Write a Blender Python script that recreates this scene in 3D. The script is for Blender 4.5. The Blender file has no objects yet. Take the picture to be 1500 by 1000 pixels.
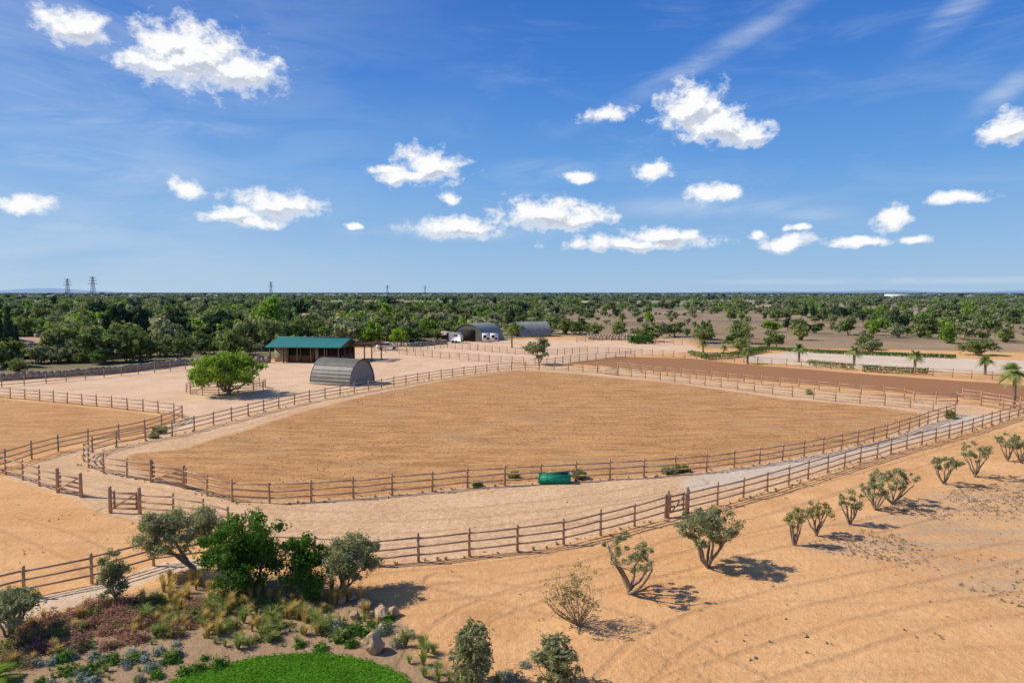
import bpy, math, numpy as np
from mathutils import Vector, Matrix
rng = np.random.default_rng(7)
scene = bpy.context.scene
H = 12.0
TH = math.atan(0.072)

# ---------------------------------------------------------------- survey helper: map reference -> ground plane (metres)
def G(u, v, z=0.0):
    x = (u-750)/1000.0; yc = (500-v)/1000.0
    dx = x; dy = math.cos(TH)+yc*math.sin(TH); dz = -math.sin(TH)+yc*math.cos(TH)
    t = (H-z)/(-dz)
    return (dx*t, dy*t)
def GP(L): return [G(a, b) for a, b in L]
def mpx(v): return G(750, v)[1]/1000.0     # metres per reference unit at that ground row

# ---------------------------------------------------------------- mesh builder
class B:
    def __init__(s): s.V=[]; s.F=[]; s.M=[]; s.S=[]; s.n=0
    def add(s, V, F, mat=0, shade=0.5):
        V=np.asarray(V,float).reshape(-1,3); F=np.asarray(F,int).reshape(-1,4)
        s.V.append(V); s.F.append(F+s.n); s.n+=len(V)
        s.M.append(np.full(len(F),mat,int))
        s.S.append(np.broadcast_to(np.asarray(shade,float),(len(F),)).copy())
    def mesh(s, name, mats, smooth=False):
        V=np.concatenate(s.V); F=np.concatenate(s.F); M=np.concatenate(s.M); S=np.concatenate(s.S)
        me=bpy.data.meshes.new(name)
        me.vertices.add(len(V)); me.vertices.foreach_set('co',V.ravel())
        me.loops.add(F.size); me.loops.foreach_set('vertex_index',F.ravel().astype(np.int32))
        me.polygons.add(len(F)); me.polygons.foreach_set('loop_start',(np.arange(len(F))*4).astype(np.int32))
        me.polygons.foreach_set('material_index',M.astype(np.int32))
        if smooth: me.polygons.foreach_set('use_smooth',np.ones(len(F),bool))
        me.update(calc_edges=True)
        a=me.attributes.new('shade','FLOAT','FACE'); a.data.foreach_set('value',S.astype(np.float32))
        for m in mats: me.materials.append(m)
        return me
    def obj(s, name, mats, smooth=False, parent=None, link=True, loc=None):
        o=bpy.data.objects.new(name, s.mesh(name,mats,smooth))
        if link: scene.collection.objects.link(o)
        if parent: o.parent=parent
        if loc is not None: o.location=loc
        return o
def empty(name, loc=(0,0,0), rz=0):
    e=bpy.data.objects.new(name,None); scene.collection.objects.link(e); e.location=loc; e.rotation_euler=(0,0,rz); e.empty_display_size=.5
    return e

def unit(a): return a/(np.linalg.norm(a,axis=-1,keepdims=True)+1e-9)
def tube(b, P, R, n=6, mat=0, shade=0.5, cap=True):
    P=np.asarray(P,float); k=len(P); R=np.broadcast_to(np.asarray(R,float),(k,))
    T=np.gradient(P,axis=0); T=unit(T)
    ref=np.array([0,0,1.0]) if abs(T[0][2])<0.9 else np.array([1.0,0,0])
    A=unit(np.cross(T,ref)); C=np.cross(T,A)
    ang=np.arange(n)*2*math.pi/n
    V=P[:,None,:]+R[:,None,None]*(np.cos(ang)[None,:,None]*A[:,None,:]+np.sin(ang)[None,:,None]*C[:,None,:])
    V=V.reshape(-1,3); F=[]
    for i in range(k-1):
        for j in range(n):
            F.append((i*n+j,i*n+(j+1)%n,(i+1)*n+(j+1)%n,(i+1)*n+j))
    if cap:
        caps={8:[(0,1,2,7),(2,3,6,7),(3,4,5,6)],6:[(0,1,2,3),(0,3,4,5)],4:[(0,1,2,3)],5:[]}.get(n,[])
        for c in caps:
            F.append(tuple(c[::-1])); F.append(tuple((k-1)*n+q for q in c))
    b.add(V,F,mat,shade)
def box(b, c, s, rz=0, mat=0, shade=.5, tilt=None, bev=0):
    x,y,z=[q/2 for q in s]
    V=np.array([(-x,-y,-z),(x,-y,-z),(x,y,-z),(-x,y,-z),(-x,-y,z),(x,-y,z),(x,y,z),(-x,y,z)],float)
    if tilt is not None: V=V@np.array(tilt).T
    cz,sz=math.cos(rz),math.sin(rz)
    V=V@np.array([[cz,sz,0],[-sz,cz,0],[0,0,1]])
    b.add(V+np.array(c,float),[(0,3,2,1),(4,5,6,7),(0,1,5,4),(1,2,6,5),(2,3,7,6),(3,0,4,7)],mat,shade)
def leaves(b, C, N, size, aspect=1.8, mat=1, shade=.5, rnd=.9, up=.2):
    n=len(C)
    Nn=unit(N+rnd*rng.normal(size=(n,3))*.6+np.array([0,0,up]))
    t=unit(np.cross(Nn,rng.normal(size=(n,3)))); bb=np.cross(Nn,t)
    s=size*rng.uniform(.6,1.4,(n,1)); a=s*aspect
    V=np.stack([C-t*a*.5,C+bb*s*.5,C+t*a*.5,C-bb*s*.5],1).reshape(-1,3)
    b.add(V,np.arange(n*4).reshape(n,4),mat,shade)

# ---------------------------------------------------------------- shader helpers
def newmat(name):
    m=bpy.data.materials.new(name); m.use_nodes=True; nt=m.node_tree; nt.nodes.clear()
    o=nt.nodes.new('ShaderNodeOutputMaterial'); return m,nt,o
def put(nt,sock,v):
    if isinstance(v,bpy.types.NodeSocket): nt.links.new(v,sock)
    elif v is not None:
        if isinstance(v,(tuple,list)) and len(v)==3 and sock.type=='RGBA': v=(*v,1)
        sock.default_value=v
def mth(nt,op,a,b=None,c=None,clamp=False):
    n=nt.nodes.new('ShaderNodeMath'); n.operation=op; n.use_clamp=clamp
    put(nt,n.inputs[0],a); put(nt,n.inputs[1],b)
    if c is not None: put(nt,n.inputs[2],c)
    return n.outputs[0]
def vmth(nt,op,a,b=None,c=None,out=0):
    n=nt.nodes.new('ShaderNodeVectorMath'); n.operation=op
    put(nt,n.inputs[0],a)
    if b is not None: put(nt,n.inputs[1],b)
    if c is not None: put(nt,n.inputs[2],c)
    return n.outputs[out]
def mixc(nt,f,a,b,mode='MIX'):
    n=nt.nodes.new('ShaderNodeMix'); n.data_type='RGBA'; n.blend_type=mode
    put(nt,n.inputs[0],f); put(nt,n.inputs[6],a); put(nt,n.inputs[7],b); return n.outputs[2]
def sm(nt,v,lo,hi,a=0.0,b=1.0,typ='SMOOTHSTEP'):
    n=nt.nodes.new('ShaderNodeMapRange'); n.interpolation_type=typ
    put(nt,n.inputs[0],v); n.inputs[1].default_value=lo; n.inputs[2].default_value=hi; n.inputs[3].default_value=a; n.inputs[4].default_value=b
    return n.outputs[0]
def noise(nt,vec,scale,detail=4,rough=.55,dist=0):
    n=nt.nodes.new('ShaderNodeTexNoise'); put(nt,n.inputs['Vector'],vec)
    n.inputs['Scale'].default_value=scale; n.inputs['Detail'].default_value=detail; n.inputs['Roughness'].default_value=rough; n.inputs['Distortion'].default_value=dist
    return n.outputs['Fac']
def attr(nt,name):
    n=nt.nodes.new('ShaderNodeAttribute'); n.attribute_name=name; return n.outputs['Fac']
def pos(nt): return nt.nodes.new('ShaderNodeNewGeometry').outputs['Position']
def bsdf(nt,out,col,rough=.8,bump=None,bs=.5,bd=.02,spec=.2,metal=0):
    p=nt.nodes.new('ShaderNodeBsdfPrincipled'); put(nt,p.inputs['Base Color'],col); put(nt,p.inputs['Roughness'],rough)
    p.inputs['Specular IOR Level'].default_value=spec; p.inputs['Metallic'].default_value=metal
    if bump is not None:
        bn=nt.nodes.new('ShaderNodeBump'); bn.inputs['Strength'].default_value=bs; bn.inputs['Distance'].default_value=bd
        nt.links.new(bump,bn.inputs['Height']); nt.links.new(bn.outputs[0],p.inputs['Normal'])
    nt.links.new(p.outputs[0],out.inputs[0]); return p
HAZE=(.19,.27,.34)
def haze(nt,col,mx=.85):  # aerial haze painted into the base colour, stronger with distance from the origin
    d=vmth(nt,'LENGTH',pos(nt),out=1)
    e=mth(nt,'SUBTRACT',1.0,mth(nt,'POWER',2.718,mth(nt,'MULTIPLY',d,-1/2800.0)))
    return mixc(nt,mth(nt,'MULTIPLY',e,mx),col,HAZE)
def leafmat(name,dark,light,trans=.3,hz=True):
    m,nt,o=newmat(name)
    s=attr(nt,'shade'); oi=nt.nodes.new('ShaderNodeObjectInfo').outputs['Random']
    f=mth(nt,'ADD',mth(nt,'MULTIPLY',s,.6),mth(nt,'MULTIPLY',oi,.4),clamp=True)
    c=mixc(nt,f,dark,light)
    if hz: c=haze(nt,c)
    d=nt.nodes.new('ShaderNodeBsdfDiffuse'); t=nt.nodes.new('ShaderNodeBsdfTranslucent'); mx=nt.nodes.new('ShaderNodeMixShader')
    nt.links.new(c,d.inputs[0]); nt.links.new(mixc(nt,.4,c,(light[0]*1.2,light[1]*1.3,light[2]*.6)),t.inputs[0]); mx.inputs[0].default_value=trans
    nt.links.new(d.outputs[0],mx.inputs[1]); nt.links.new(t.outputs[0],mx.inputs[2]); nt.links.new(mx.outputs[0],o.inputs[0])
    return m
def simple(name,a,b,scale=3,rough=.8,bs=.4,bd=.02,stretch=None,spec=.2,metal=0,detail=5):
    m,nt,o=newmat(name); v=nt.nodes.new('ShaderNodeTexCoord').outputs['Object']
    if stretch: v=vmth(nt,'MULTIPLY',v,stretch)
    n=noise(nt,v,scale,detail,.6); n2=noise(nt,v,scale*6,3,.6)
    f=mth(nt,'ADD',mth(nt,'MULTIPLY',sm(nt,n,.3,.7),.65),mth(nt,'MULTIPLY',n2,.35))
    c=mixc(nt,f,a,b); bsdf(nt,o,c,rough,n2,bs,bd,spec,metal); return m

M_olive=leafmat('olive_leaves',(.13,.135,.06),(.42,.42,.21),.3)
M_carob=leafmat('carob_leaves',(.035,.095,.016),(.16,.29,.04),.3)
M_bright=leafmat('broadleaf',(.09,.18,.02),(.36,.50,.065),.4)
M_oak=leafmat('holm_oak_leaves',(.055,.085,.025),(.21,.27,.075),.3)
M_mix=leafmat('almond_leaves',(.10,.14,.04),(.36,.39,.125),.35)
M_pine=leafmat('pine_needles',(.018,.038,.018),(.075,.115,.045),.15)
M_palm=leafmat('palm_fronds',(.12,.17,.04),(.36,.42,.13),.3)
M_pink=leafmat('pink_shrub_leaves',(.20,.09,.065),(.52,.27,.20),.25)
M_straw=leafmat('straw_grass',(.34,.24,.07),(.76,.56,.20),.3)
M_grass=leafmat('green_grass_tuft',(.14,.17,.04),(.42,.46,.14),.3)
M_lav=leafmat('lavender_leaves',(.15,.18,.14),(.42,.46,.36),.2)
M_dry=leafmat('dry_weed',(.32,.21,.11),(.60,.42,.23),.2)
M_dryd=leafmat('dry_vine_twigs',(.22,.16,.10),(.46,.36,.24),.2)
M_dryol=leafmat('dry_shrub_leaves',(.17,.15,.055),(.46,.41,.17),.25)
M_lawn=leafmat('lawn_blades',(.075,.20,.015),(.21,.43,.035),.3)
M_bark=simple('bark',(.14,.10,.07),(.35,.27,.19),3,.9,.8,.03,(3,3,1))
M_wood=simple('fence_wood',(.33,.20,.12),(.56,.385,.25),4,.75,.5,.01)
M_woodd=simple('dark_timber',(.15,.075,.035),(.28,.15,.08),3)
M_stone=simple('rubble_stone',(.24,.185,.125),(.46,.375,.27),1.6,.9,.9,.08)
M_boulder=simple('boulder_stone',(.38,.23,.12),(.62,.43,.26),1.5,.9,.8,.06)
M_wall=simple('lime_render',(.50,.42,.32),(.62,.54,.43),1)
M_white=simple('white_paint',(.68,.68,.66),(.80,.80,.78),2)
M_dark=simple('dark_opening',(.012,.011,.010),(.03,.028,.025),2)
M_tile=simple('terracotta_tile',(.40,.22,.13),(.54,.34,.22),3)
M_fabric=simple('grey_tarpaulin',(.10,.092,.075),(.17,.155,.13),.8,.6,.3,.05)
M_fabricl=simple('pale_tarpaulin',(.24,.22,.18),(.33,.31,.265),.8,.6,.3,.05)
M_hut=simple('grey_corrugated_steel',(.20,.21,.18),(.32,.32,.28),1,.5)
M_trough=simple('green_plastic',(.015,.24,.14),(.03,.34,.21),2,.4)
M_steel=simple('galvanised_steel',(.16,.18,.2),(.26,.28,.30),2,.5)
M_glass=simple('car_glass',(.02,.025,.03),(.04,.05,.06),2,.1,0,.0,None,.6)
M_tyre=simple('tyre_rubber',(.02,.02,.02),(.04,.04,.04),5)
M_redcar=simple('dark_car_paint',(.05,.05,.06),(.08,.08,.09),2,.3,0,0,None,.5)
m,nt,o=newmat('green_metal_roof'); tc=nt.nodes.new('ShaderNodeTexCoord').outputs['Object']
w=nt.nodes.new('ShaderNodeTexWave'); w.bands_direction='X'; w.inputs['Scale'].default_value=1.2; nt.links.new(tc,w.inputs[0])
c=mixc(nt,noise(nt,tc,.6,4),(.015,.14,.12),(.035,.21,.18)); bsdf(nt,o,c,.5,w.outputs[1],.6,.05,.35); M_roof=m

# ---------------------------------------------------------------- zones (ground plan, metres)
SITE=[(-420,-60)]+GP([(-900,565),(-400,560),(0,548),(150,541),(280,530),(400,526),(440,512),(560,506),(650,499),(740,496),(830,492),(1010,497),(1040,510),(1500,512),(2400,512)])+[(500,-60)]
FIELD=GP([(810,457),(960,452),(1080,454),(1150,462),(1260,470),(1500,474),(1900,474),(1900,516),(1500,516),(1100,506),(1030,502),(1000,492),(850,488),(820,470)])
YARD=GP([(-300,600),(-300,572),(0,556),(100,550),(280,532),(400,528),(440,515),(560,509),(640,501),(800,497),(1000,500),(1030,514),(900,522),(830,532),(757,538),(640,552),(545,570),(430,591),(345,612),(245,638),(222,636),(272,606),(0,578)])
TRACK=GP([(60,715),(118,735),(165,758),(330,775),(540,822),(590,826),(820,799),(925,770),(1080,732),(1215,692),(1350,652),(1480,614),(1700,560),(1600,588),(1480,600),(1400,590),(1330,582),(1200,572),(1100,561),(980,549),(905,540),(757,534),(620,549),(430,588),(300,620),(220,641),(100,662),(0,700)])
PADDOCK=GP([(355,733),(430,733),(565,724),(690,711),(780,706),(920,698),(1020,690),(1100,680),(1185,665),(1290,641),(1335,622),(1365,608),(1300,597),(1150,584),(1060,571),(980,560),(905,553),(830,546),(757,542),(650,557),(545,577),(430,606),(345,634),(260,658),(195,664),(180,676),(222,700),(272,713)])
LPAD=GP([(-100,580),(0,585),(65,590),(130,597),(200,604),(240,609),(264,612),(222,629),(180,638),(110,650),(60,662),(20,675),(-100,705)])
PLOW=GP([(830,531),(905,522),(1010,525),(1100,534),(1300,550),(1500,564),(1800,580),(1800,615),(1500,590),(1330,576),(1100,556),(980,545),(880,536)])
ARENA=GP([(1095,521),(1170,515),(1500,528),(1800,540),(1800,558),(1500,548),(1300,541),(1090,530)])
GARDEN=GP([(-300,935),(0,905),(100,895),(250,855),(330,842),(420,842),(500,858),(560,880),(590,915),(605,955),(660,975),(720,1000),(780,1080),(-300,1080)])
WEEDS=GP([(1170,790),(1290,742),(1400,715),(1600,690),(1700,930),(1500,890),(1380,850),(1230,815)])
LPATH=GP([(-200,985),(0,915),(120,888),(250,838),(330,825),(330,812),(240,822),(120,862),(0,880),(-200,930)])
GRAVEL=GP([(1000,700),(1100,684),(1185,670),(1290,647),(1345,627),(1400,609),(1480,606),(1350,640),(1215,680),(1080,706),(1000,722)])

def sdf(P,poly):
    P=np.asarray(P); poly=np.asarray(poly); n=len(poly)
    best=np.full(len(P),1e18); inside=np.zeros(len(P),bool)
    for i in range(n):
        a=poly[i]; b2=poly[(i+1)%n]; e=b2-a; w=P-a
        t=np.clip((w@e)/(e@e+1e-12),0,1); d=((w-t[:,None]*e)**2).sum(1); best=np.minimum(best,d)
        c1=(a[1]>P[:,1])!=(b2[1]>P[:,1])
        xi=a[0]+(P[:,1]-a[1])*(e[0])/(e[1] if abs(e[1])>1e-12 else 1e-12)
        inside^=(c1&(P[:,0]<xi))
    return np.where(inside,1,-1)*np.sqrt(best)
def linedist(P,L):
    best=np.full(len(P),1e18)
    for a,b2 in zip(L[:-1],L[1:]):
        a=np.array(a);e=np.array(b2)-a;w=P-a;t=np.clip((w@e)/(e@e+1e-12),0,1); best=np.minimum(best,((w-t[:,None]*e)**2).sum(1))
    return np.sqrt(best)
def smoothline(pts,it=1):
    pts=[np.array(p,float) for p in pts]
    for _ in range(it):
        q=[pts[0]]
        for a,b2 in zip(pts[:-1],pts[1:]): q+= [a*.75+b2*.25,a*.25+b2*.75]
        q.append(pts[-1]); pts=q
    return pts

# ---------------------------------------------------------------- ground
def axis(fine0,fine1,step,far,growth):
    a=list(np.arange(fine0,fine1,step)); s=step
    while a[-1]<far: s*=growth; a.append(a[-1]+s)
    s=step; l=[a[0]]
    while l[-1]>-far: s*=growth; l.append(l[-1]-s)
    return np.array(l[1:][::-1]+a)
xs=axis(-24,36,.2,40000,1.035)
ys=list(np.arange(17,44,.16)); s=.16
while ys[-1]<45000: s*=1.022; ys.append(ys[-1]+s)
s=.4; l=[17]
while l[-1]>-3000: s*=1.2; l.append(l[-1]-s)
ys=np.array(l[1:][::-1]+ys)
X,Y=np.meshgrid(xs,ys); nx,ny=len(xs),len(ys)
P=np.stack([X.ravel(),Y.ravel()],1)
Z=.015*np.sin(P[:,0]*1.3+P[:,1]*.7)+.015*np.sin(P[:,0]*.5-P[:,1]*1.1)+.006*rng.normal(size=len(P))
Z[P[:,1]>300]=0
idx=np.arange(nx*ny).reshape(ny,nx)
F=np.stack([idx[:-1,:-1],idx[:-1,1:],idx[1:,1:],idx[1:,:-1]],-1).reshape(-1,4)
gb=B(); gb.add(np.column_stack([P,Z-.02]),F)
M_ground,nt,o=newmat('ground_soil')
p=pos(nt)
nL=noise(nt,p,.035,2); nM=noise(nt,p,.35,5,.6); nF=noise(nt,p,3.0,5,.7); nG=noise(nt,p,22,2,.7); nP=noise(nt,p,.12,4,.6)
jit=mth(nt,'ADD',mth(nt,'SUBTRACT',nM,.5),mth(nt,'MULTIPLY',mth(nt,'SUBTRACT',nF,.5),.6))
def zone(name,amp,w): return sm(nt,mth(nt,'MULTIPLY_ADD',jit,amp,attr(nt,name)),-w,w)
detail=mth(nt,'ADD',mth(nt,'MULTIPLY',sm(nt,nM,.3,.7),.40),mth(nt,'ADD',mth(nt,'MULTIPLY',sm(nt,nF,.3,.7),.35),mth(nt,'MULTIPLY',sm(nt,nP,.35,.65),.25)))
col=mixc(nt,detail,(.58,.285,.105),(.82,.475,.215))
warp=nt.nodes.new('ShaderNodeMapping'); nt.links.new(p,warp.inputs[0]); warp.inputs['Rotation'].default_value=(0,0,math.radians(-28)); warp.inputs['Scale'].default_value=(.12,1.6,1)
st=noise(nt,warp.outputs[0],1.1,5,.6,.6)
col=mixc(nt,mth(nt,'MULTIPLY',sm(nt,st,.52,.66),.3),col,(.46,.24,.10))
f=zone('weeds',3.0,1.5); wm=mth(nt,'MULTIPLY',f,sm(nt,mth(nt,'ADD',mth(nt,'MULTIPLY',st,.6),mth(nt,'MULTIPLY',nF,.4)),.42,.58))
col=mixc(nt,mth(nt,'MULTIPLY',wm,.62),col,mixc(nt,nG,(.34,.25,.16),(.58,.43,.28)))
yc=mixc(nt,detail,(.60,.37,.20),(.81,.57,.37)); col=mixc(nt,zone('yard',1.5,.8),col,yc)
tcz=mixc(nt,mth(nt,'ADD',mth(nt,'MULTIPLY',detail,.6),mth(nt,'MULTIPLY',sm(nt,nF,.35,.65),.4)),(.52,.30,.145),(.80,.54,.31)); col=mixc(nt,zone('track',.8,.3),col,tcz)
gr=mixc(nt,mth(nt,'ADD',mth(nt,'MULTIPLY',nF,.6),mth(nt,'MULTIPLY',nG,.4)),(.50,.39,.28),(.74,.62,.49)); col=mixc(nt,mth(nt,'MULTIPLY',zone('gravel',.6,.4),.8),col,gr)
wp=nt.nodes.new('ShaderNodeMapping'); nt.links.new(p,wp.inputs[0]); wp.inputs['Rotation'].default_value=(0,0,math.radians(12)); wp.inputs['Scale'].default_value=(.3,1.3,1)
sp=noise(nt,wp.outputs[0],.8,6,.7,.4)
pf=mth(nt,'ADD',mth(nt,'MULTIPLY',detail,.3),mth(nt,'ADD',mth(nt,'MULTIPLY',sm(nt,sp,.38,.62),.4),mth(nt,'MULTIPLY',sm(nt,nF,.35,.62),.3)))
pc=mixc(nt,pf,(.29,.13,.045),(.70,.375,.15))
pc=mixc(nt,mth(nt,'MULTIPLY',sm(nt,nP,.5,.68),.45),pc,(.42,.26,.13))
col=mixc(nt,zone('paddock',1.0,.5),col,pc); col=mixc(nt,mth(nt,'MULTIPLY',zone('lpad',1.0,.5),.75),col,pc)
wv=nt.nodes.new('ShaderNodeTexWave'); wv.bands_direction='Y'; wv.inputs['Scale'].default_value=.45; wv.inputs['Distortion'].default_value=1.5; wv.inputs['Detail'].default_value=2
rm=nt.nodes.new('ShaderNodeMapping'); nt.links.new(p,rm.inputs[0]); rm.inputs['Rotation'].default_value=(0,0,math.radians(24)); nt.links.new(rm.outputs[0],wv.inputs[0])
bc=mixc(nt,mth(nt,'ADD',mth(nt,'MULTIPLY',wv.outputs[1],.45),mth(nt,'MULTIPLY',nF,.55)),(.20,.08,.03),(.50,.245,.11))
col=mixc(nt,zone('plow',.8,.3),col,bc)
col=mixc(nt,zone('arena',.3,.2),col,mixc(nt,detail,(.60,.45,.31),(.74,.59,.43)))
gc=mixc(nt,mth(nt,'ADD',mth(nt,'MULTIPLY',nF,.6),mth(nt,'MULTIPLY',nG,.4)),(.17,.11,.06),(.50,.34,.20)); col=mixc(nt,mth(nt,'MULTIPLY',zone('garden',1.0,.4),.88),col,gc)
col=mixc(nt,mth(nt,'MULTIPLY',zone('lpath',.3,.2),.8),col,mixc(nt,detail,(.58,.42,.27),(.74,.57,.40)))
rut=mth(nt,'MULTIPLY',sm(nt,attr(nt,'ruts'),.26,.02),sm(nt,nM,.33,.58))
col=mixc(nt,mth(nt,'MULTIPLY',rut,.40),col,(.40,.21,.10))
nV=noise(nt,p,.006,4,.6); scrub=mixc(nt,sm(nt,nV,.47,.54),mixc(nt,nM,(.13,.125,.055),(.28,.22,.11)),(.42,.285,.16))
col=mixc(nt,zone('open',6,3),scrub,col)
fc=mixc(nt,mth(nt,'ADD',mth(nt,'MULTIPLY',sm(nt,noise(nt,p,.03,5,.65),.35,.65),.7),mth(nt,'MULTIPLY',nM,.3)),(.19,.125,.065),(.43,.285,.16))
fc=mixc(nt,mth(nt,'MULTIPLY',sm(nt,nP,.52,.62),.5),fc,(.17,.17,.075)); col=mixc(nt,zone('field',10,3),col,fc)
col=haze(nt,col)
bh=mth(nt,'ADD',mth(nt,'MULTIPLY',nF,1.5),mth(nt,'ADD',mth(nt,'MULTIPLY',nG,.35),mth(nt,'SUBTRACT',st,mth(nt,'MULTIPLY',sm(nt,attr(nt,'ruts'),.24,.02),.5))))
bsdf(nt,o,col,.95,bh,.85,.08,.05)
ground=gb.obj('ground',[M_ground],smooth=True)
for nm,poly in dict(weeds=WEEDS,yard=YARD,track=TRACK,gravel=GRAVEL,paddock=PADDOCK,lpad=LPAD,plow=PLOW,arena=ARENA,garden=GARDEN,lpath=LPATH,open=SITE,field=FIELD).items():
    a=ground.data.attributes.new(nm,'FLOAT','POINT'); a.data.foreach_set('value',np.clip(sdf(P,poly),-60,60).astype(np.float32))
RUTS=[[(600,1030),(640,930),(760,870),(930,840),(1130,790),(1300,770),(1520,700)],[(900,1010),(980,930),(1130,880),(1290,850),(1520,800)],[(560,850),(700,838),(850,815),(1000,775),(1150,735),(1300,690),(1520,625)],
[(650,850),(900,900),(1100,1000)],[(1000,1010),(1150,960),(1350,900),(1520,880)],[(620,870),(760,855),(900,825),(1080,775),(1200,745),(1330,700)],[(0,760),(120,800),(170,840)],[(170,745),(300,775),(540,795),(800,770),(930,740),(1100,712),(1300,660),(1440,618)],[(60,695),(150,705),(340,750),(600,760),(850,735),(1020,705)],[(260,640),(345,625),(430,598),(560,573),(757,540)],[(100,680),(190,645),(290,610),(420,585),(560,545),(760,520)],[(380,590),(450,575),(600,540),(700,510)]]
rd=np.full(len(P),9.0); sel=(P[:,1]<180)&(np.abs(P[:,0])<120); Ps=P[sel]; best=np.full(len(Ps),9.0)
for R_ in RUTS:
    L=smoothline(GP(R_),3); d=linedist(Ps,L); best=np.minimum(best,np.abs(d-.8))
rd[sel]=best; a=ground.data.attributes.new('ruts','FLOAT','POINT'); a.data.foreach_set('value',rd.astype(np.float32))

# ---------------------------------------------------------------- fences
def evenline(pts,step):
    pts=np.array(pts); L=np.r_[0,np.cumsum(np.linalg.norm(np.diff(pts,axis=0),axis=1))]
    n=max(1,int(round(L[-1]/step))); s=np.linspace(0,L[-1],n+1)
    return np.column_stack([np.interp(s,L,pts[:,0]),np.interp(s,L,pts[:,1])])
def fence(px,world=None,step=2.35,h=1.28,sm_=True,name='wooden_fence',rails=(.32,.70,1.08)):
    pts=world if world is not None else GP(px)
    if sm_: pts=smoothline(pts,1)
    Q=evenline(pts,step); b=B()
    Q+=rng.normal(0,.025,Q.shape)
    for q in Q:
        hh=h+rng.normal(0,.03); l=rng.normal(0,.02,2)
        tube(b,[(q[0],q[1],-.1),(q[0]+l[0],q[1]+l[1],hh-.02),(q[0]+l[0],q[1]+l[1],hh)],[.065,.06,.045],8,0,rng.random())
    for a,c in zip(Q[:-1],Q[1:]):
        d=(c-a)/np.linalg.norm(c-a)*.08
        for z in rails:
            z1=z+rng.normal(0,.02); z2=z+rng.normal(0,.02)
            tube(b,[(a[0]-d[0],a[1]-d[1],z1),((a[0]+c[0])/2,(a[1]+c[1])/2,(z1+z2)/2-.01),(c[0]+d[0],c[1]+d[1],z2)],[.047,.045,.042],6,0)
    return b.obj(name,[M_wood])
def gate(a,c):
    a=np.array(a);c=np.array(c); d=(c-a); L=np.linalg.norm(d); d/=L; b=B(); ang=math.atan2(d[1],d[0])
    for q in (a,c): tube(b,[(q[0],q[1],-.1),(q[0],q[1],1.42),(q[0],q[1],1.45)],[.10,.10,.075],8)
    a2=a+d*.16; c2=c-d*.16; m=(a2+c2)/2; l2=L-.32
    for z in (.25,.52,.80,1.1): box(b,(m[0],m[1],z),(l2,.05,.10),ang)
    for q in (a2+d*.05,c2-d*.05): box(b,(q[0]-d[1]*.055,q[1]+d[0]*.055,.68),(.1,.05,1.0),ang)
    n=np.array([d[1],-d[0]])*.06
    tube(b,[(a2[0]+n[0],a2[1]+n[1],.22),(c2[0]+n[0],c2[1]+n[1],1.12)],.045,4)
    return b.obj('wooden_gate',[M_wood])
INNER_A=[(272,716),(310,727),(355,738),(430,736),(565,726),(690,713),(780,708),(920,700),(1020,693),(1100,682),(1185,668),(1290,645),(1345,626),(1398,608)]
INNER_B=[(1398,608),(1340,597),(1250,590),(1150,580),(1060,568),(980,558),(905,550)]
INNER_C=[(875,546),(830,543),(757,540),(650,553),(545,571),(430,592),(345,614),(300,626),(245,640),(205,647),(165,655),(127,666),(121,680),(140,690),(180,698),(222,705)]
fence(INNER_A); fence(INNER_B); fence(INNER_C); gate(G(222,705),G(270,715)); gate(G(875,546),G(905,550))
OUT_A=[(535,828),(590,825),(670,815),(745,808),(820,799),(870,785),(925,771),(975,758)]
OUT_B=[(1008,750),(1080,732),(1150,712),(1215,692),(1280,671),(1350,652),(1420,634),(1480,613),(1560,590)]
fence(OUT_A); fence(OUT_B); gate(G(978,757),G(1006,751))
fence([(905,541),(980,550),(1100,562),(1200,572),(1325,583),(1345,592),(1410,590),(1470,600),(1500,606)])
fence([(1410,584),(1450,590),(1500,599),(1600,614)])
fence([(-100,570),(0,582),(65,587),(130,594),(200,601),(240,606),(270,610),(262,617),(222,633),(180,642),(110,655),(60,667),(20,680),(0,687),(-100,712)])
fence([(-80,668),(0,692),(45,706),(85,720)]); gate(G(85,720),G(119,728))
gate(G(162,750),G(205,752)); fence([(205,752),(260,757),(330,772),(395,812)])
fence([(-80,902),(0,878),(75,869),(150,849),(230,825),(300,815),(400,818),(535,828)])
fence([(-100,578),(0,567),(60,562),(130,555),(200,548),(272,541)])
fence([(585,519),(640,524),(700,529),(760,533),(800,536),(835,531),(870,527),(930,523)],sm_=False)
fence([(700,513),(760,519),(810,521),(860,516),(940,520),(1005,525),(1095,531)],sm_=False)
fence([(548,516),(590,516),(650,509),(700,513)],sm_=False)
fence([(1090,532),(1200,539),(1300,547),(1400,553),(1500,559),(1650,568)])
fence([(845,501),(900,499),(950,502),(1000,505)])
cx,cy=G(332,571); cR=4.5
fence(None,world=[(cx+cR*math.cos(a),cy+cR*math.sin(a)) for a in np.linspace(0,2*math.pi,33)],sm_=False,step=2.0,h=1.15,rails=(.35,.65,.95))

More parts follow.
